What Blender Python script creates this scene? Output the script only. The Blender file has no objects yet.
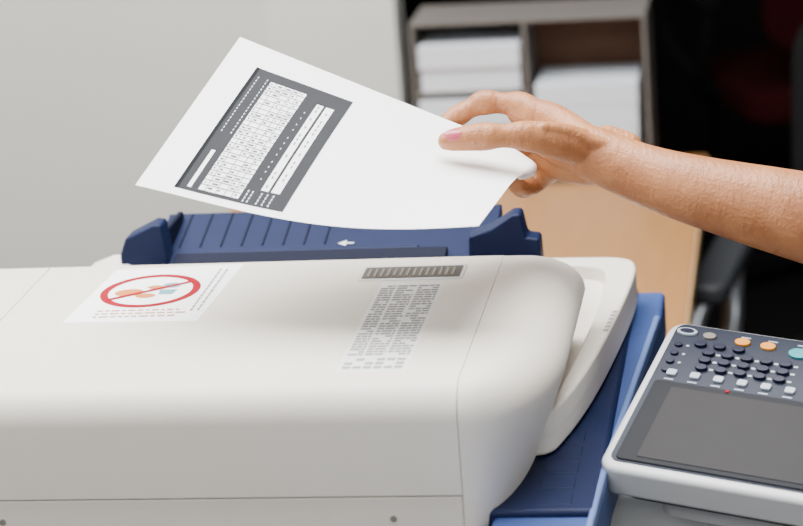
import bpy, bmesh, math, random
from mathutils import Vector, Matrix
random.seed(7)
COL = bpy.context.scene.collection

# ---------------------------------------------------------------- materials
def lin(c):
    return tuple(((x/255.0)/12.92 if x/255.0 <= 0.04045 else ((x/255.0+0.055)/1.055)**2.4) for x in c)+(1.0,)
_m = {}
def mat(name, rgb, rough=0.5, metal=0.0, var=0.03, nscale=40, bump=0.0, bscale=400, sss=0.0, coat=0.0, spec=0.5):
    if name in _m: return _m[name]
    m = bpy.data.materials.new(name); m.use_nodes = True
    nt = m.node_tree; b = nt.nodes["Principled BSDF"]
    tc = nt.nodes.new("ShaderNodeTexCoord")
    n = nt.nodes.new("ShaderNodeTexNoise"); n.inputs["Scale"].default_value = nscale; n.inputs["Detail"].default_value = 3
    nt.links.new(tc.outputs["Object"], n.inputs["Vector"])
    r = nt.nodes.new("ShaderNodeValToRGB")
    c = lin(rgb)
    r.color_ramp.elements[0].color = tuple(x*(1-var) for x in c[:3])+(1,)
    r.color_ramp.elements[1].color = tuple(min(1, x*(1+var)) for x in c[:3])+(1,)
    r.color_ramp.elements[0].position = .3; r.color_ramp.elements[1].position = .7
    nt.links.new(n.outputs["Fac"], r.inputs["Fac"]); nt.links.new(r.outputs["Color"], b.inputs["Base Color"])
    b.inputs["Roughness"].default_value = rough; b.inputs["Metallic"].default_value = metal
    b.inputs["Specular IOR Level"].default_value = spec
    if coat: b.inputs["Coat Weight"].default_value = coat
    if bump:
        n2 = nt.nodes.new("ShaderNodeTexNoise"); n2.inputs["Scale"].default_value = bscale; n2.inputs["Detail"].default_value = 4
        nt.links.new(tc.outputs["Object"], n2.inputs["Vector"])
        bp = nt.nodes.new("ShaderNodeBump"); bp.inputs["Strength"].default_value = bump; bp.inputs["Distance"].default_value = 0.001
        nt.links.new(n2.outputs["Fac"], bp.inputs["Height"]); nt.links.new(bp.outputs["Normal"], b.inputs["Normal"])
    _m[name] = m
    return m

CREAM = mat("cream_plastic", (226, 219, 208), .5, bump=.2, bscale=900, var=.01, spec=.4)
LGREY = mat("light_grey_plastic", (204, 206, 207), .4, bump=.1, bscale=900, var=.01)
NAVY = mat("navy_plastic", (22, 31, 62), .5, var=.05, spec=.15)
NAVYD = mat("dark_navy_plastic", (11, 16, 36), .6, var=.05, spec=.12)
BLUE = mat("blue_plastic", (58, 78, 130), .45, var=.05, spec=.25)
BLUEL = mat("blue_lip_highlight", (96, 118, 170), .4, var=.05)  # lighter blue paints the highlight along the rail edge
DARK = mat("dark_gap", (24, 24, 26), .7)
PAPER = mat("white_paper", (252, 253, 254), .8, var=.003)
BPAPER = mat("ream_wrap_paper", (198, 204, 212), .8, var=.02)
INK = mat("grey_ink", (58, 59, 62), .9, spec=.1)
INKD = mat("dark_ink", (34, 35, 38), .9, spec=.1)
GREYT = mat("faded_text_ink", (150, 148, 148), .8)
GREYL = mat("pale_line_ink", (92, 94, 100), .85)
RED = mat("red_ink", (146, 10, 32), .8, spec=.15)
ORNG = mat("orange_ink", (196, 116, 52), .6)
TEAL = mat("teal_ink", (100, 152, 162), .6)
SLATE = mat("slate_panel", (44, 49, 62), .5, spec=.2)
SCREEN = mat("lcd_glass", (46, 45, 46), .5, spec=.12)
SCRF = mat("lcd_bezel", (28, 30, 36), .5, spec=.12)
KEYB = mat("navy_key", (12, 17, 44), .45, spec=.3)
KEYL = mat("pale_key", (168, 178, 188), .4)
KEYO = mat("orange_key", (232, 148, 36), .45)
KEYT = mat("teal_key", (40, 150, 160), .4)
METAL = mat("chrome_metal", (200, 202, 206), .3, metal=.8)
SLOT = mat("vent_slot_dark", (78, 72, 66), .5)
SLOTB = mat("vent_bar_grey", (128, 122, 112), .5)
NAIL = mat("nail_pink", (192, 84, 98), .3, coat=.3)
WALLM = mat("wall_paint", (194, 194, 188), .85, var=.02, nscale=2)
WALLT = mat("wall_panel_paint", (202, 202, 197), .75, var=.01)
DWALL = mat("dark_wall", (9, 8, 9), .95, spec=.1)  # near-black colour stands in for the darkness of the room beyond
FLOORM = mat("dark_carpet", (20, 18, 20), .95, var=.2, bump=.4, bscale=200, spec=.1)
CEILM = mat("ceiling_paint", (215, 215, 212), .9)
FABK = mat("black_fabric", (11, 11, 13), .9, bump=.3, spec=.15)
PADM = mat("armrest_rubber", (40, 42, 46), .6)
FARD = mat("red_fabric", (44, 8, 9), .95, bump=.3, spec=.1)
TRAYG = mat("organizer_grey", (92, 88, 84), .65)
TRAYW = mat("organizer_wood", (96, 64, 42), .7, var=.1)

# skin: mottled tone, fine creases
SKIN = bpy.data.materials.new("skin"); SKIN.use_nodes = True
nt = SKIN.node_tree; b = nt.nodes["Principled BSDF"]
tc = nt.nodes.new("ShaderNodeTexCoord")
n = nt.nodes.new("ShaderNodeTexNoise"); n.inputs["Scale"].default_value = 30; n.inputs["Detail"].default_value = 6
r = nt.nodes.new("ShaderNodeValToRGB"); r.color_ramp.elements[0].color = lin((156, 96, 56)); r.color_ramp.elements[1].color = lin((188, 126, 80))
r.color_ramp.elements[0].position = .3; r.color_ramp.elements[1].position = .7
nt.links.new(tc.outputs["Object"], n.inputs["Vector"]); nt.links.new(n.outputs["Fac"], r.inputs["Fac"]); nt.links.new(r.outputs["Color"], b.inputs["Base Color"])
b.inputs["Roughness"].default_value = .46
b.inputs["Subsurface Weight"].default_value = .04; b.inputs["Subsurface Radius"].default_value = (1, .4, .25); b.inputs["Subsurface Scale"].default_value = .003
vo = nt.nodes.new("ShaderNodeTexVoronoi"); vo.inputs["Scale"].default_value = 420
mp = nt.nodes.new("ShaderNodeMapping"); mp.inputs["Scale"].default_value = (1.6, .6, .6)
n2 = nt.nodes.new("ShaderNodeTexNoise"); n2.inputs["Scale"].default_value = 150; n2.inputs["Detail"].default_value = 5
nt.links.new(tc.outputs["Object"], vo.inputs["Vector"]); nt.links.new(tc.outputs["Object"], mp.inputs["Vector"]); nt.links.new(mp.outputs["Vector"], n2.inputs["Vector"])
ad = nt.nodes.new("ShaderNodeMath"); ad.operation = 'MULTIPLY_ADD'; ad.inputs[1].default_value = .25
nt.links.new(vo.outputs["Distance"], ad.inputs[0]); nt.links.new(n2.outputs["Fac"], ad.inputs[2])
bp = nt.nodes.new("ShaderNodeBump"); bp.inputs["Strength"].default_value = .8; bp.inputs["Distance"].default_value = .0014
nt.links.new(ad.outputs[0], bp.inputs["Height"]); nt.links.new(bp.outputs["Normal"], b.inputs["Normal"])

# wood with grain
WOOD = bpy.data.materials.new("desk_wood"); WOOD.use_nodes = True
nt = WOOD.node_tree; b = nt.nodes["Principled BSDF"]
tc = nt.nodes.new("ShaderNodeTexCoord"); mp = nt.nodes.new("ShaderNodeMapping"); mp.inputs["Scale"].default_value = (14, 1.2, 14)
n = nt.nodes.new("ShaderNodeTexNoise"); n.inputs["Scale"].default_value = 6; n.inputs["Detail"].default_value = 5
r = nt.nodes.new("ShaderNodeValToRGB"); r.color_ramp.elements[0].color = lin((152, 106, 62)); r.color_ramp.elements[1].color = lin((168, 122, 76))
nt.links.new(tc.outputs["Object"], mp.inputs["Vector"]); nt.links.new(mp.outputs["Vector"], n.inputs["Vector"])
nt.links.new(n.outputs["Fac"], r.inputs["Fac"]); nt.links.new(r.outputs["Color"], b.inputs["Base Color"]); b.inputs["Roughness"].default_value = .5
b.inputs["Specular IOR Level"].default_value = .3

# ---------------------------------------------------------------- helpers
def empty(name):
    e = bpy.data.objects.new(name, None); COL.objects.link(e); e.empty_display_size = .05; return e
def finish(name, me, m, parent=None, mtx=None, bevel=0, seg=3, smooth=None):
    ob = bpy.data.objects.new(name, me); COL.objects.link(ob)
    if m: me.materials.append(m)
    if mtx is not None: ob.matrix_world = mtx
    if parent: ob.parent = parent
    if smooth is None: smooth = 40
    for p in me.polygons: p.use_smooth = True
    me.set_sharp_from_angle(angle=math.radians(smooth))
    if bevel:
        bv = ob.modifiers.new("bevel", 'BEVEL'); bv.width = bevel; bv.segments = seg
        bv.limit_method = 'ANGLE'; bv.angle_limit = math.radians(40); bv.harden_normals = True
    return ob
def mesh(name, vs, fs):
    me = bpy.data.meshes.new(name); me.from_pydata([tuple(v) for v in vs], [], fs); me.update()
    bm = bmesh.new(); bm.from_mesh(me); bmesh.ops.recalc_face_normals(bm, faces=bm.faces); bm.to_mesh(me); bm.free()
    return me
def prism(name, pts, z0, z1, m, parent=None, mtx=None, bevel=0, seg=3):
    n = len(pts); vs = [(x, y, z0) for x, y in pts]+[(x, y, z1) for x, y in pts]
    fs = [list(range(n))[::-1], list(range(n, 2*n))]+[[i, (i+1) % n, n+(i+1) % n, n+i] for i in range(n)]
    return finish(name, mesh(name, vs, fs), m, parent, mtx, bevel, seg)
def box(name, x0, x1, y0, y1, z0, z1, m, parent=None, mtx=None, bevel=0, seg=3):
    return prism(name, [(x0, y0), (x1, y0), (x1, y1), (x0, y1)], z0, z1, m, parent, mtx, bevel, seg)
def prism_xz(name, pts, y0, y1, m, parent=None, bevel=0, seg=3):
    n = len(pts); vs = [(x, y0, z) for x, z in pts]+[(x, y1, z) for x, z in pts]
    fs = [list(range(n))[::-1], list(range(n, 2*n))]+[[i, (i+1) % n, n+(i+1) % n, n+i] for i in range(n)]
    return finish(name, mesh(name, vs, fs), m, parent, None, bevel, seg)
def rrect(x0, x1, y0, y1, r, k=6):
    out = []
    for cx, cy, a0 in ((x1-r, y0+r, -90), (x1-r, y1-r, 0), (x0+r, y1-r, 90), (x0+r, y0+r, 180)):
        for i in range(k+1):
            a = math.radians(a0+90*i/k); out.append((cx+r*math.cos(a), cy+r*math.sin(a)))
    return out
def disc(cx, cy, rx, ry, n=24):
    return [(cx+rx*math.cos(2*math.pi*i/n), cy+ry*math.sin(2*math.pi*i/n)) for i in range(n)]
def quads(name, qs, m, parent=None, mtx=None):
    vs = []; fs = []
    for q in qs:
        k = len(vs); vs += q; fs.append(list(range(k, k+len(q))))
    me = bpy.data.meshes.new(name); me.from_pydata([tuple(v) for v in vs], [], fs); me.update()
    return finish(name, me, m, parent, mtx)
def loft(name, rings, m, parent=None, bevel=0, smooth=50, cap=True, mtx=None):
    n = len(rings[0]); vs = [v for r in rings for v in r]; fs = []
    for j in range(len(rings)-1):
        for i in range(n):
            fs.append([j*n+i, j*n+(i+1) % n, (j+1)*n+(i+1) % n, (j+1)*n+i])
    if cap: fs.append(list(range(n))[::-1]); fs.append([(len(rings)-1)*n+i for i in range(n)])
    return finish(name, mesh(name, vs, fs), m, parent, mtx, bevel, 3, smooth)
def crom(P, k):
    out = []
    Q = [tuple(2*a-b for a, b in zip(P[0], P[1]))]+list(P)+[tuple(2*a-b for a, b in zip(P[-1], P[-2]))]
    for i in range(1, len(Q)-2):
        for j in range(k):
            t = j/k; v = []
            for a, b_, c, d in zip(Q[i-1], Q[i], Q[i+1], Q[i+2]):
                v.append(.5*(2*b_+(c-a)*t+(2*a-5*b_+4*c-d)*t*t+(3*b_-a-3*c+d)*t**3))
            out.append(tuple(v))
    out.append(tuple(P[-1])); return out
def tube_geo(P, vs, fs, n=20, k=6, flat=1.0, up=Vector((0, 1, 0))):
    S = crom(P, k); rings = []
    pts = [Vector(s[:3]) for s in S]; rad = [s[3] for s in S]
    tan = [(pts[min(i+1, len(pts)-1)]-pts[max(i-1, 0)]).normalized() for i in range(len(pts))]
    def ring(c, t, r):
        u = up-t*up.dot(t); u.normalize(); w = t.cross(u)
        return [c+u*(r*flat*math.cos(2*math.pi*i/n))+w*(r*math.sin(2*math.pi*i/n)) for i in range(n)]
    for a in (80, 60, 40, 20):
        a = math.radians(a); rings.append(ring(pts[0]-tan[0]*rad[0]*math.sin(a), tan[0], rad[0]*math.cos(a)))
    for c, t, r_ in zip(pts, tan, rad): rings.append(ring(c, t, r_))
    for a in (20, 40, 60, 80):
        a = math.radians(a); rings.append(ring(pts[-1]+tan[-1]*rad[-1]*math.sin(a), tan[-1], rad[-1]*math.cos(a)))
    o = len(vs)
    for r_ in rings: vs += [tuple(v) for v in r_]
    for j in range(len(rings)-1):
        for i in range(n): fs.append([o+j*n+i, o+j*n+(i+1) % n, o+(j+1)*n+(i+1) % n, o+(j+1)*n+i])
    fs.append([o+i for i in range(n)][::-1]); fs.append([o+(len(rings)-1)*n+i for i in range(n)])
def tube(name, P, m, parent=None, **kw):
    vs = []; fs = []; tube_geo(P, vs, fs, **kw); return finish(name, mesh(name, vs, fs), m, parent)

# ================================================================= ROOM
box("floor", -3.2, 3.0, -3.0, 5.2, -.05, 0, FLOORM)
box("ceiling", -3.2, 3.0, -3.0, 5.2, 2.8, 2.85, CEILM)
box("wall_left_partition", -3.2, -.385, 2.12, 2.2, 0, 2.8, WALLM)
box("trim_1", -.60, -.385, 2.114, 2.12, 0, 2.8, WALLT)
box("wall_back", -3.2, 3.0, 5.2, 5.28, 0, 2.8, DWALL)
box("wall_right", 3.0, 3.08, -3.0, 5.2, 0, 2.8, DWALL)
box("wall_left", -3.28, -3.2, -3.0, 5.2, 0, 2.8, WALLM)

# ================================================================= COPIER
cop = empty("photocopier")
Yb = .345
def level(k, K=10):
    a = math.pi/2*k/K
    return 1.072+.028*math.sin(a), 1-math.cos(a)
FI = .024
def main_ring(x0, x1, z, i):
    f = FI*i; bk = Yb-.010*i
    return [(x0, f, z), (x1, f, z), (x1, bk, z), (x0, bk, z)]
def lid_part(name, x0, x1, zb):
    rings = [main_ring(x0, x1, zb, 0)]+[main_ring(x0, x1, *level(k)) for k in range(11)]
    return loft(name, rings, CREAM, cop, smooth=50)
lid_part("feeder_cover", -.4155, -.0003, 1.0135)
lid_part("feeder_cover_side_section", -.72, -.4165, 1.0135)
def cap_ring(z, k, K=12):
    a0 = math.pi/2*k/K; i = 1-math.cos(a0)
    f = FI*i
    low = .036*max(0, (1.066-z)/.094)**.95
    rx = .071-.040*i-low; bk = Yb-.012*i; x0 = .0003
    pts = [(x0, f, z)]
    for j in range(19):
        a = math.pi/2*j/18
        pts.append((x0+.004+(rx-x0-.004)*math.sin(a), f+.15*(1-math.cos(a)), z))
    rc = .02
    for j in range(7):
        a = math.pi/2*j/6
        pts.append((rx-rc*(1-math.cos(a)), bk-rc*(1-math.sin(a)), z))
    pts.append((x0, bk, z)); return pts
rings = [cap_ring(.972+.098*j/8, 0) for j in range(8)]
for k in range(13):
    a = math.pi/2*k/12; rings.append(cap_ring(1.070+.030*math.sin(a), k))
loft("feeder_end_cap", rings, CREAM, cop, smooth=60)
box("feeder_core", -.71, .02, .04, .31, .98, 1.06, DARK, cop)
box("platen_cover_front_strip", -.72, -.0003, .0015, .50, .955, 1.0115, CREAM, cop, bevel=.001)
prism_xz("cover_screw", disc(-.055, .994, .0026, .0026), .0005, .004, SLOTB, cop)
prism_xz("cover_screw_b", disc(-.368, .994, .0026, .0026), .0005, .004, SLOTB, cop)
out = crom([(.0, .115, 0), (.050, .115, 0), (.066, .15, 0), (.082, .24, 0), (.095, .36, 0), (.103, .47, 0), (.101, .515, 0), (.088, .532, 0), (.06, .537, 0), (.0, .539, 0)], 6)
outer = [(x, y) for x, y, z in out]
prism("platen_cover", outer+[(-.04, .539), (-.04, .33), (-.6, .33), (-.6, .115)], .998, 1.020, CREAM, cop, bevel=.004)
inn = crom([(.0, .515, 0), (.05, .511, 0), (.070, .50, 0), (.076, .47, 0), (.075, .38, 0), (.067, .26, 0), (.055, .15, 0), (.04, .13, 0), (.0, .13, 0)], 6)
prism("platen_cover_raised_rim", outer+[(x, y) for x, y, z in inn], 1.012, 1.034, CREAM, cop, bevel=.003)
qs = []
for i in range(6):
    y = .315+i*.010; x = .084+(y-.28)*.09
    qs.append([(x-.0022, y, 1.0345), (x+.0022, y, 1.0345), (x+.0027, y+.006, 1.0345), (x-.0017, y+.006, 1.0345)])
quads("rim_lettering", qs, GREYT, cop)
box("scanner_frame", -.70, .100, .01, .56, .93, .996, NAVY, cop, bevel=.004)
prism("scanner_side_rail", [(.02, -.28), (.092, -.28), (.103, .1), (.126, .47), (.126, .56), (.02, .56)], .945, .990, BLUE, cop, bevel=.005)
prism("rail_highlight_lip", [(.087, -.27), (.092, -.27), (.103, .1), (.126, .47), (.120, .47), (.097, .1)], .984, .996, BLUEL, cop, bevel=.0025)
for i in range(5):
    y = .02+i*.032
    box("rail_inset_%d" % i, .052, .080, y, y+.024, .9895, .9966, NAVY, cop, bevel=.001)
box("copier_body", -.70, .07, .04, .58, .12, .93, CREAM, cop, bevel=.01)
box("copier_plinth", -.68, .06, .06, .56, 0.0, .12, DARK, cop)
for i in range(3):
    box("paper_drawer_%d" % i, -.68, .06, .015, .05, .16+i*.2, .34+i*.2, LGREY, cop, bevel=.008)
box("feeder_rear_body", -.60, .02, .34, .42, 1.0, 1.030, CREAM, cop, bevel=.008)
prism_xz("feeder_hinge_cover", [(-.42, 1.0), (-.42, 1.06), (-.405, 1.073), (-.385, 1.080), (-.36, 1.080), (-.36, 1.0)], .40, .44, CREAM, cop, bevel=.004)
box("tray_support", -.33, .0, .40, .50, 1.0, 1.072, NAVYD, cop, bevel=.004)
def slope_box(name, x0, x1, y0, z0, y1, z1, t, m, bevel=.002):
    vs = [(x0, y0, z0-t), (x1, y0, z0-t), (x1, y1, z1-t), (x0, y1, z1-t), (x0, y0, z0), (x1, y0, z0), (x1, y1, z1), (x0, y1, z1)]
    fs = [[0, 3, 2, 1], [4, 5, 6, 7], [0, 1, 5, 4], [1, 2, 6, 5], [2, 3, 7, 6], [3, 0, 4, 7]]
    return finish(name, mesh(name, vs, fs), m, cop, None, bevel, 2)
def tz(y): return 1.070+(y-.37)*.2385
slope_box("document_tray", -.345, -.02, .37, 1.070, .50, 1.101, .012, NAVY)
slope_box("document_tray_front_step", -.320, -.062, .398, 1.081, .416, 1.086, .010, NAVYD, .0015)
slope_box("document_tray_front_lip", -.300, -.090, .418, 1.0850, .424, 1.0865, .006, NAVY, .0015)
slope_box("document_tray_wing", -.075, .02, .38, 1.074, .44, 1.084, .012, NAVY)
for i in range(8):
    x = -.322+i*.020
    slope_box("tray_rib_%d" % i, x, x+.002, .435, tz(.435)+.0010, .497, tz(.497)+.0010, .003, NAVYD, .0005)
prism_xz("tray_side_guide_a", [(-.371, 1.0), (-.371, 1.088), (-.364, 1.105), (-.336, 1.118), (-.328, 1.117), (-.318, 1.0)], .405, .43, NAVY, cop, bevel=.003)
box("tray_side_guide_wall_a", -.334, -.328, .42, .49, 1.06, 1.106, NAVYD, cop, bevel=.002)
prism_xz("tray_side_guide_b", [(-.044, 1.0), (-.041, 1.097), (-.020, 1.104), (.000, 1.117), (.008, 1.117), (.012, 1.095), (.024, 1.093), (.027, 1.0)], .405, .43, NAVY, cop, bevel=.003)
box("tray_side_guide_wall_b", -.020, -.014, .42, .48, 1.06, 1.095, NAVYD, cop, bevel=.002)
def tq(x, y): return (x, y, tz(y)+.0012)
quads("tray_arrow_mark", [[tq(-.168, .433), tq(-.160, .428), tq(-.160, .438)], [tq(-.160, .4318), tq(-.153, .4318), tq(-.153, .4342), tq(-.160, .4342)]], BPAPER, cop)

# markings on the lid
Z = 1.1003
prism("warning_sticker", [(-.358, .176), (-.240, .173), (-.234, .331), (-.350, .322)], 1.0998, 1.1003, PAPER, cop)
rc = (-.302, .258); R1, R2 = .044, .0370
n = 48; qs = []
for i in range(n):
    a, b2 = 2*math.pi*i/n, 2*math.pi*(i+1)/n
    qs.append([(rc[0]+R1*math.cos(a), rc[1]+R1*math.sin(a)*1.05, 1.1006), (rc[0]+R1*math.cos(b2), rc[1]+R1*math.sin(b2)*1.05, 1.1006),
               (rc[0]+R2*math.cos(b2), rc[1]+R2*math.sin(b2)*1.05, 1.1006), (rc[0]+R2*math.cos(a), rc[1]+R2*math.sin(a)*1.05, 1.1006)])
qs.append([(rc[0]-.034, rc[1]-.022, 1.1008), (rc[0]-.031, rc[1]-.026, 1.1008), (rc[0]+.034, rc[1]+.022, 1.1008), (rc[0]+.031, rc[1]+.026, 1.1008)])
quads("sticker_prohibition_ring", qs, RED, cop)
quads("sticker_food_picture", [[(x, y, 1.1005) for x, y in disc(-.320, .254, .013, .010)], [(x, y, 1.1006) for x, y in disc(-.303, .244, .009, .006)], [(x, y, 1.1005) for x, y in disc(-.300, .268, .007, .005)]], ORNG, cop)
quads("sticker_drink_picture", [[(x, y, 1.1007) for x, y in disc(-.286, .272, .008, .007)], [(-.292, .247, 1.1006), (-.280, .247, 1.1006), (-.278, .260, 1.1006), (-.294, .260, 1.1006)]], TEAL, cop)
qs = []
for row, y in enumerate((.203, .195, .187)):
    x = -.335
    while x < -.262:
        w = random.uniform(.003, .009); qs.append([(x, y, 1.1006), (x+w, y, 1.1006), (x+w, y+.003, 1.1006), (x, y+.003, 1.1006)]); x += w+.002
quads("sticker_caption", qs, mat("caption_ink", (190, 140, 118), .7), cop)
qs = []
for col in range(2):
    y = .20; x = -.253+col*.006
    while y < .315:
        w = random.uniform(.004, .01); qs.append([(x, y, 1.1006), (x+.002, y, 1.1006), (x+.002, y+w, 1.1006), (x, y+w, 1.1006)]); y += w+.002
quads("sticker_side_caption", qs, GREYT, cop)
prism("label_backing", [(-.099, .040), (-.043, .038), (-.043, .262), (-.099, .266)], 1.0996, 1.1001, mat("label_film", (230, 230, 229), .35, var=.005), cop)
qs = []
y = .078
while y < .256:
    for x0, x1 in ((-.096, -.084), (-.082, -.066), (-.064, -.046)):
        x = x0
        while x < x1-.001:
            w = random.uniform(.003, .009); xe = min(x+w, x1)
            if random.random() < .92: qs.append([(x, y, Z), (xe, y, Z), (xe, y+.0040, Z), (x, y+.0040, Z)])
            x += w+.0008
    y += .0062
for j in range(3):
    for i in range(6):
        if random.random() < .8:
            x = -.095+i*.0082; y = .047+j*.009
            qs.append([(x, y, Z), (x+.0065, y, Z), (x+.0065, y+.006, Z), (x, y+.006, Z)])
quads("printed_label_table", qs, GREYT, cop)
prism("vent_frame", rrect(-.121, -.029, .270, .311, .003), 1.0996, 1.1008, LGREY, cop, bevel=.0004)
prism("vent_shade_plate", rrect(-.118, -.032, .275, .306, .001), 1.1002, 1.1012, SLOT, cop)  # dark plate on the lid; its colour stands in for the slot's shade
for i in range(14):
    x = -.114+i*.0057
    box("vent_bar_%d" % i, x, x+.0022, .279, .300, 1.1008, 1.1018, SLOTB, cop)

# ---------------- control panel
th = math.radians(-17); ti = math.radians(20); ro = math.radians(-4)
a_ = Vector((math.cos(th)*math.cos(ro), math.sin(th)*math.cos(ro), math.sin(ro)))
b_ = Vector((-math.sin(th)*math.cos(ti), math.cos(th)*math.cos(ti), math.sin(ti))); b_ = (b_-a_*a_.dot(b_)).normalized(); n_ = a_.cross(b_)
PM = Matrix(((a_.x, b_.x, n_.x, .0945), (a_.y, b_.y, n_.y, .086), (a_.z, b_.z, n_.z, 1.001), (0, 0, 0, 1)))
PL = .187; PW = .33
prism("control_panel_body", rrect(0, PW, 0, PL, .014), -.030, 0, LGREY, cop, PM, bevel=.005, seg=4)
prism("control_panel_lower_shell", rrect(.016, PW-.012, .008, PL-.012, .012), -.038, -.0285, DARK, cop, PM, bevel=.002)
prism("control_panel_hinge_block", rrect(.035, .20, .03, PL-.03, .012), -.075, -.036, LGREY, cop, PM, bevel=.004)
prism("control_panel_face", rrect(.007, PW-.007, .009, PL-.004, .008), -.001, .0008, SLATE, cop, PM, bevel=.0006)
prism("touchscreen_bezel", rrect(.012, .205, .011, .109, .004), .0004, .0022, SCRF, cop, PM, bevel=.0008)
prism("touchscreen", rrect(.028, .190, .016, .102, .002), .0020, .0028, SCREEN, cop, PM, bevel=.0004)
for i in range(9):
    prism("function_key_%d" % i, rrect(.018+i*.0200, .0265+i*.0200, .1165, .1235, .002), .0005, .003, KEYL, cop, PM, bevel=.0008)
rows = (.1590, .1495, .1400, .1305)
for rI, bb in enumerate(rows):
    for cI in range(5):
        if rI == 0 and cI > 2: continue
        prism("number_key_%d_%d" % (rI, cI), disc(.044+cI*.0165-(.010 if rI == 0 else 0), bb, .0054, .0036, 16), .0005, .004, KEYB, cop, PM, bevel=.0008)
for rI, bb in enumerate(rows[1:]):
    for cI in range(2):
        prism("side_key_%d_%d" % (rI, cI), disc(.150+cI*.018, bb, .0054, .0036, 16), .0005, .004, KEYB, cop, PM, bevel=.0008)
qs = []
for rI, bb in enumerate(rows[1:]):
    for cI in range(5):
        x = .044+cI*.0165+.0065
        qs.append([(x, bb-.001, .0012), (x+.0035, bb-.001, .0012), (x+.0035, bb+.0012, .0012), (x, bb+.0012, .0012)])
for i in range(9):
    x = .018+i*.0200
    qs.append([(x, .1115, .0012), (x+.008, .1115, .0012), (x+.008, .1128, .0012), (x, .1128, .0012)])
for x in (.064, .087, .112):
    qs.append([(x, .1755, .0012), (x+.008, .1755, .0012), (x+.008, .177, .0012), (x, .177, .0012)])
quads("panel_key_labels", qs, KEYL, cop, PM)
for i in range(4):
    prism("mode_key_%d" % i, disc(.016, .1225+i*.0110, .0035, .0028, 14), .0005, .003, KEYB, cop, PM, bevel=.0006)
    prism("mode_lamp_%d" % i, disc(.024, .1225+i*.0110, .0014, .0012, 10), .0005, .0015, KEYL, cop, PM)
prism("logo_key", disc(.018, .1725, .009, .0045, 20), .0005, .003, KEYL, cop, PM, bevel=.0006)
prism("logo_key_center", disc(.018, .1725, .0062, .0028, 20), .003, .0034, KEYB, cop, PM)
prism("help_key", disc(.038, .1710, .0058, .0038, 20), .0005, .003, SLOTB, cop, PM, bevel=.0006)
prism("interrupt_key", disc(.067, .1695, .0066, .0044, 20), .0005, .003, KEYO, cop, PM, bevel=.0006)
prism("clear_key", disc(.089, .1690, .0066, .0044, 20), .0005, .003, KEYO, cop, PM, bevel=.0006)
prism("start_key", disc(.116, .1655, .0085, .006, 20), .0005, .003, KEYT, cop, PM, bevel=.0006)
prism("status_led", disc(.074, .1065, .0018, .0016, 12), .002, .003, RED, cop, PM)
box("panel_arm", .07, .24, .16, .28, .86, .95, LGREY, cop, bevel=.01)

# ================================================================= PAPER (own local frame)
AX = Vector((.98576, .15052, -.07503)); AY = Vector((-.16606, .94178, -.29237)); AZ = Vector((.02665, .30067, .95336))
HM = Matrix(((AX.x, AY.x, AZ.x, -.0784), (AX.y, AY.y, AZ.y, .2576), (AX.z, AY.z, AZ.z, 1.1196), (0, 0, 0, 1)))
pa, pb, pc, pd = Vector((-.142, .060, .1988)), Vector((-.2175, -.090, .0637)), Vector((.0600, -.180, .0290)), Vector((.1130, .010, .0935))
def pap(s, t, off=0):
    P = pb*(1-s)*(1-t)+pc*s*(1-t)+pd*s*t+pa*(1-s)*t
    P = P+Vector((0, 0, -.014*math.sin(math.pi*s**1.15)*(1-t)**1.2))
    P = P+Vector((0, -.020, .004))*math.sin(math.pi*s)*t*(1-t)
    if s > .86 and t > .55:
        q = ((s-.86)/.14)**2*((t-.55)/.45); P = P+Vector((0, .002, -.006))*q
    if off:
        e = .002
        du = pap(min(s+e, 1), t)-pap(max(s-e, 0), t); dv = pap(s, min(t+e, 1))-pap(s, max(t-e, 0))
        P = P+du.cross(dv).normalized()*off
    return P
def patch(name, s0, s1, t0, t1, m, off, parent, ns=24, ntt=24):
    vs = [pap(s0+(s1-s0)*i/ns, t0+(t1-t0)*j/ntt, off) for j in range(ntt+1) for i in range(ns+1)]
    fs = [[j*(ns+1)+i, j*(ns+1)+i+1, (j+1)*(ns+1)+i+1, (j+1)*(ns+1)+i] for j in range(ntt) for i in range(ns)]
    me = bpy.data.meshes.new(name); me.from_pydata([tuple(v) for v in vs], [], fs)
    return finish(name, me, m, parent, HM)
pap_e = empty("printed_paper_sheet")
patch("sheet", 0, 1, 0, 1, PAPER, 0, pap_e, 60, 40)
# the far right corner rolls under between the fingers
cv = []; cf = []
NR, NA = 12, 14
for j in range(NR+1):
    t = .70+.30*j/NR; e0 = pap(1, t); dirx = (pap(1, t)-pap(.97, t)).normalized()
    dirt = (pap(1, min(t+.01, 1))-pap(1, t-.01)).normalized(); nn = dirx.cross(dirt).normalized()
    rr = .0075*((t-.70)/.30)**.7+.0002
    for i in range(NA+1):
        a = math.radians(200)*i/NA
        cv.append(e0+dirx*(rr*math.sin(a))-nn*(rr*(1-math.cos(a))))
for j in range(NR):
    for i in range(NA): cf.append([j*(NA+1)+i, j*(NA+1)+i+1, (j+1)*(NA+1)+i+1, (j+1)*(NA+1)+i])
cm = bpy.data.meshes.new("curled_edge"); cm.from_pydata([tuple(v) for v in cv], [], cf)
finish("curled_edge", cm, PAPER, pap_e, HM, smooth=80)
patch("printed_image_block", .105, .43, .04, .86, INK, .0003, pap_e)
patch("printed_table", .172, .292, .06, .80, PAPER, .0005, pap_e, 10, 24)
patch("printed_field_a", .338, .360, .14, .76, PAPER, .0005, pap_e, 4, 20)
patch("printed_field_b", .368, .394, .14, .76, PAPER, .0005, pap_e, 4, 20)
patch("printed_field_c", .138, .150, .06, .30, PAPER, .0005, pap_e, 4, 12)
patch("printed_title_bar", .105, .116, .04, .86, INKD, .0005, pap_e, 4, 24)
def pq(s0, s1, t0, t1, off): return [pap(s0, t0, off), pap(s1, t0, off), pap(s1, t1, off), pap(s0, t1, off)]
qs = []
for t in [.06+.74*i/24 for i in range(1, 24)]: qs.append(pq(.172, .292, t, t+.0042, .0008))
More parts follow.
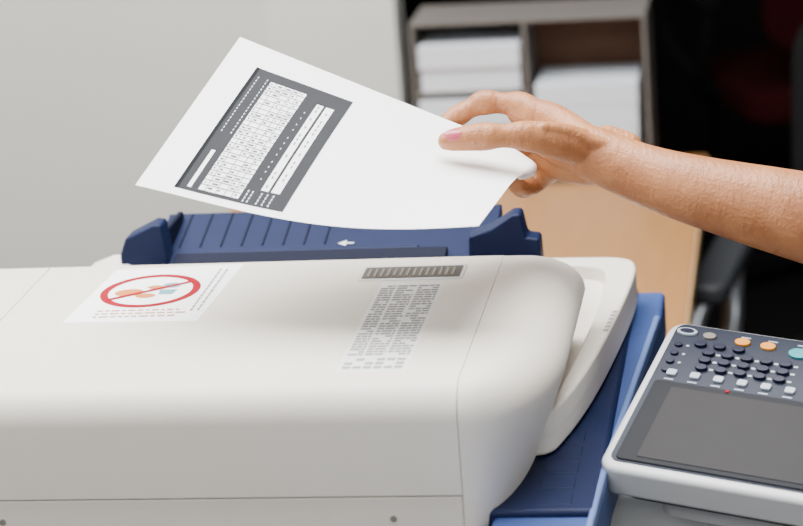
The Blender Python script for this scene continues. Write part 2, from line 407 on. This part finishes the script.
for s in (.190, .222, .248, .270):
    for k in range(12): qs.append(pq(s, s+.0018, .06+.74*k/12, .06+.74*(k+1)/12, .0008))
for i in range(24):
    t = .06+.74*i/24
    for s, w in ((.175, .012), (.193, .026), (.225, .018), (.251, .016), (.273, .016)):
        if random.random() < .7:
            o = random.uniform(0, .3)*w; qs.append(pq(s+o, s+o+(w-o)*random.uniform(.3, 1), t+.012, t+.022, .0008))
for t in [.16+.03*i for i in range(20)]:
    if random.random() < .5 and t < .74: qs.append(pq(.346, .350, t, t+.018, .0008))
    if random.random() < .5 and t < .74: qs.append(pq(.379, .383, t, t+.018, .0008))
quads("printed_table_rules", qs, GREYL, pap_e, HM)
qs = []
for s in (.305, .318, .345, .362, .380):
    t = .05
    while t < .125: qs.append(pq(s, s+.004, t, t+.014, .0006)); t += .02
for s in (.318,):
    t = .2
    while t < .7: qs.append(pq(s, s+.003, t, t+.010, .0006)); t += random.uniform(.03, .06)
for s in (.128, .158):
    t = .42
    while t < .8: qs.append(pq(s, s+.003, t, t+.012, .0006)); t += .022
quads("printed_captions", qs, BPAPER, pap_e, HM)

# ================================================================= ARM + HAND
arm = empty("human_arm")
vs = []; fs = []
tube_geo([(.60, -.02, .16, .046), (.545, -.055, .06, .045), (.475, -.07, .006, .043), (.40, -.06, .022, .041), (.333, -.05, .039, .0375), (.251, -.035, .060, .0300), (.202, -.02, .076, .0255), (.162, -.008, .094, .0232)], vs, fs, n=32, k=8, flat=.92)
# ulna bump at the wrist
tube_geo([(.192, .006, .098, .015), (.176, .008, .103, .0155)], vs, fs, n=16)
# palm
tube_geo([(.170, -.006, .091, .0225), (.142, .004, .101, .0210), (.120, .020, .112, .0165)], vs, fs, n=24, flat=.8)
tube_geo([(.158, 0, .099, .019), (.128, .020, .124, .0150), (.103, .030, .131, .0120)], vs, fs, n=24)
tube_geo([(.160, .006, .084, .018), (.140, .018, .086, .016), (.128, .028, .090, .0125)], vs, fs, n=24)
tube_geo([(.150, .008, .092, .018), (.127, .028, .104, .014), (.114, .034, .106, .012)], vs, fs, n=24)
# extensor tendon ridge on the thumb side of the wrist
tube_geo([(.185, -.022, .096, .006), (.160, -.027, .102, .0065), (.138, -.036, .110, .006), (.118, -.046, .113, .005)], vs, fs, n=14)
# thenar + thumb (lies on top of the sheet)
tube_geo([(.158, -.012, .096, .016), (.136, -.025, .102, .0162), (.114, -.038, .1055, .0135), (.100, -.044, .1065, .0124), (.085, -.048, .1060, .0100), (.070, -.051, .1055, .0120), (.055, -.053, .1040, .0108), (.043, -.053, .1024, .0094), (.038, -.053, .1016, .0080)], vs, fs, n=24)
# index
tube_geo([(.114, .024, .129, .0132), (.102, .030, .1365, .0124), (.087, .036, .1390, .0094), (.072, .037, .1395, .0112), (.060, .037, .1345, .0086), (.050, .035, .1285, .0096), (.041, .033, .1225, .0082), (.036, .031, .1185, .0068)], vs, fs, n=24)
# middle
tube_geo([(.114, .036, .106, .0120), (.100, .050, .099, .0098), (.086, .052, .091, .0100), (.076, .038, .087, .0086), (.067, .020, .088, .0078)], vs, fs, n=20)
# ring
tube_geo([(.124, .032, .094, .0120), (.112, .046, .085, .0098), (.101, .046, .077, .0098), (.090, .030, .073, .0084), (.082, .014, .074, .0076)], vs, fs, n=20)
# little
tube_geo([(.134, .026, .085, .012), (.124, .038, .075, .0092), (.114, .038, .068, .0090), (.105, .024, .064, .0078), (.099, .010, .066, .0070)], vs, fs, n=20)
me = mesh("forearm_and_hand", vs, fs)
hand = finish("forearm_and_hand", me, SKIN, arm, HM)
rm = hand.modifiers.new("remesh", 'REMESH'); rm.mode = 'VOXEL'; rm.voxel_size = .0012; rm.use_smooth_shade = True
sm = hand.modifiers.new("smooth", 'SMOOTH'); sm.factor = .5; sm.iterations = 3
def nail(name, c, d, nrm, L, W, H):
    d = Vector(d).normalized(); nrm = Vector(nrm).normalized(); nrm = (nrm-d*nrm.dot(d)).normalized(); w = nrm.cross(d)
    bm = bmesh.new(); bmesh.ops.create_uvsphere(bm, u_segments=24, v_segments=12, radius=1)
    me = bpy.data.meshes.new(name)
    for v in bm.verts:
        x, y, z = v.co.copy()
        v.co = Vector(c)+d*(x*L)+w*(y*W)+nrm*(z*H-(y*y)*W*.38)
    bm.to_mesh(me); bm.free()
    return finish(name, me, NAIL, arm, HM, smooth=80)
nail("thumb_nail", (.0428, -.0618, .1072), (-1, 0, -.12), (0, -.85, .5), .0078, .0060, .0013)

# ================================================================= DESK + things
desk = empty("wooden_desk")
box("desk_top", -.60, .113, .98, 1.98, .72, .75, WOOD, desk, bevel=.004)
box("desk_edge_band", .1125, .1155, .985, 1.975, .722, .748, mat("edge_band", (190, 156, 114), .4), desk)
box("desk_side_panel_a", -.58, -.55, 1.02, 1.94, 0, .72, WOOD, desk)
box("desk_side_panel_b", .06, .09, 1.02, 1.94, 0, .72, WOOD, desk)
box("desk_modesty_panel", -.55, .06, 1.90, 1.92, .25, .72, WOOD, desk)
org = empty("desk_organizer")
X0, X1, X2, ZB, ZT = -.317, -.143, .038, .751, 1.006
y0, y1 = 1.83, 1.975
box("organizer_back", X0, X2, y1-.008, y1, ZB, ZT, TRAYW, org)
box("organizer_base", X0, X2, y0, y1-.008, ZB, ZB+.01, TRAYG, org)
for i, x in enumerate((X0, X1-.004, X2-.006)):
    box("organizer_divider_%d" % i, x, x+.006, y0, y1-.008, ZB+.01, ZT-.005, TRAYG, org, bevel=.001)
box("organizer_top", X0, X2, y0, y1, ZT-.005, ZT, TRAYG, org, bevel=.001)
box("organizer_shelf_left", X0+.006, X1-.004, y0, y1-.008, .895, .899, TRAYG, org)
def stack(name, x0, x1, z0, z1, k):
    e = empty(name); z = z0; h = (z1-z0)/k
    for i in range(k):
        j = random.uniform(-.004, .003)
        box("bundle_%d" % i, x0+random.uniform(0, .006), x1-random.uniform(0, .006), y0-.004+j, y1-.02, z, z+h-.001, BPAPER, e, bevel=.001); z += h
    return e
stack("paper_stack", X0+.008, X1-.008, .900, .972, 2)
stack("paper_stack.001", X0+.008, X1-.008, ZB+.011, .888, 3)
stack("paper_stack.002", X1+.006, X2-.016, ZB+.011, .906, 4)

# chairs
def chair(name, loc, rot, fab, met):
    e = empty(name)
    T = Matrix.Translation(loc) @ Matrix.Rotation(rot, 4, 'Z')
    prism("seat", rrect(-.24, .24, -.23, .24, .08), .42, .50, fab, e, T, bevel=.03, seg=4)
    B = T @ Matrix.Translation((0, .25, .58)) @ Matrix.Rotation(math.radians(80), 4, 'X')
    prism("backrest", rrect(-.22, .22, 0, .42, .09), -.03, .03, fab, e, B, bevel=.025, seg=4)
    for sx in (-1, 1):
        prism("armrest_pad_%d" % (sx+1), rrect(sx*.28-.028, sx*.28+.028, -.16, .12, .025), .665, .695, PADM if met is METAL else FABK, e, T, bevel=.01)
        o = tube("armrest_support_%d" % (sx+1), [(sx*.29, -.12, .668, .014), (sx*.31, -.15, .60, .016), (sx*.29, -.10, .52, .016), (sx*.2, 0, .43, .015)], met, e, n=12)
        o.matrix_world = T
        o = tube("armrest_strut_%d" % (sx+1), [(sx*.28, .09, .668, .014), (sx*.285, .08, .58, .015), (sx*.28, .03, .50, .015), (sx*.2, .0, .43, .015)], met, e, n=12)
        o.matrix_world = T
    prism("gas_column", disc(0, 0, .025, .025), .08, .42, met, e, T)
    for k in range(5):
        A = T @ Matrix.Rotation(2*math.pi*k/5+.3, 4, 'Z')
        box("base_leg_%d" % k, 0, .29, -.022, .022, .055, .085, FABK, e, A, bevel=.006)
        prism("caster_%d" % k, disc(.27, 0, .025, .025), .0, .055, FABK, e, A, bevel=.006)
    box("back_bracket", -.03, .03, .18, .26, .40, .70, FABK, e, T, bevel=.006)
    return e
chair("office_chair", (.425, 1.60, 0), math.radians(-8), FABK, METAL)
chair("office_chair.001", (.30, 3.7, 0), math.radians(200), FARD, FABK)
cab = empty("dark_cabinet")
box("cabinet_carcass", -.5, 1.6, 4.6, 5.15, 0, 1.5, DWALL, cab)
for i in range(4):
    box("cabinet_door_%d" % i, -.48+i*.52, .02+i*.52, 4.58, 4.6, .05, 1.45, mat("cab_door", (12, 11, 13), .7, spec=.1), cab, bevel=.004)

# ================================================================= LIGHTS
def area(name, loc, tgt, sx, sy, power, col=(1, 1, 1)):
    l = bpy.data.lights.new(name, 'AREA'); l.shape = 'RECTANGLE'; l.size = sx; l.size_y = sy; l.energy = power; l.color = col
    o = bpy.data.objects.new(name, l); COL.objects.link(o); o.location = loc
    o.rotation_euler = (Vector(tgt)-Vector(loc)).to_track_quat('-Z', 'Y').to_euler(); return o
area("ceiling_light_panel", (-.6, .5, 2.75), (-.6, .5, 0), 2.4, 1.6, 200, (1, .995, .98))
area("ceiling_fill_panel", (-.9, -1.9, 2.75), (-.7, -1.0, 0), 2.4, 1.6, 88, (1, .995, .985))  # added ceiling fill near the camera, softens the sheet's shadow on the lid
area("side_fill", (2.9, -1.2, 1.7), (0, .3, 1.0), 1.6, 1.4, 32, (.95, .98, 1))  # added cool fill from the right; the wall there has no window
w = bpy.data.worlds.new("world"); w.use_nodes = True; bpy.context.scene.world = w
w.node_tree.nodes["Background"].inputs[0].default_value = (.93, .96, 1, 1); w.node_tree.nodes["Background"].inputs[1].default_value = .65

# ================================================================= CAMERA
cam = bpy.data.cameras.new("camera"); co = bpy.data.objects.new("camera", cam); COL.objects.link(co)
cam.sensor_width = 36; cam.lens = 107.6
co.matrix_world = Matrix(((AX.x, AZ.x, -AY.x, .262), (AX.y, AZ.y, -AY.y, -1.673), (AX.z, AZ.z, -AY.z, 1.719), (0, 0, 0, 1)))
cam.dof.use_dof = True; cam.dof.focus_distance = 2.02; cam.dof.aperture_fstop = 5.6
bpy.context.scene.camera = co
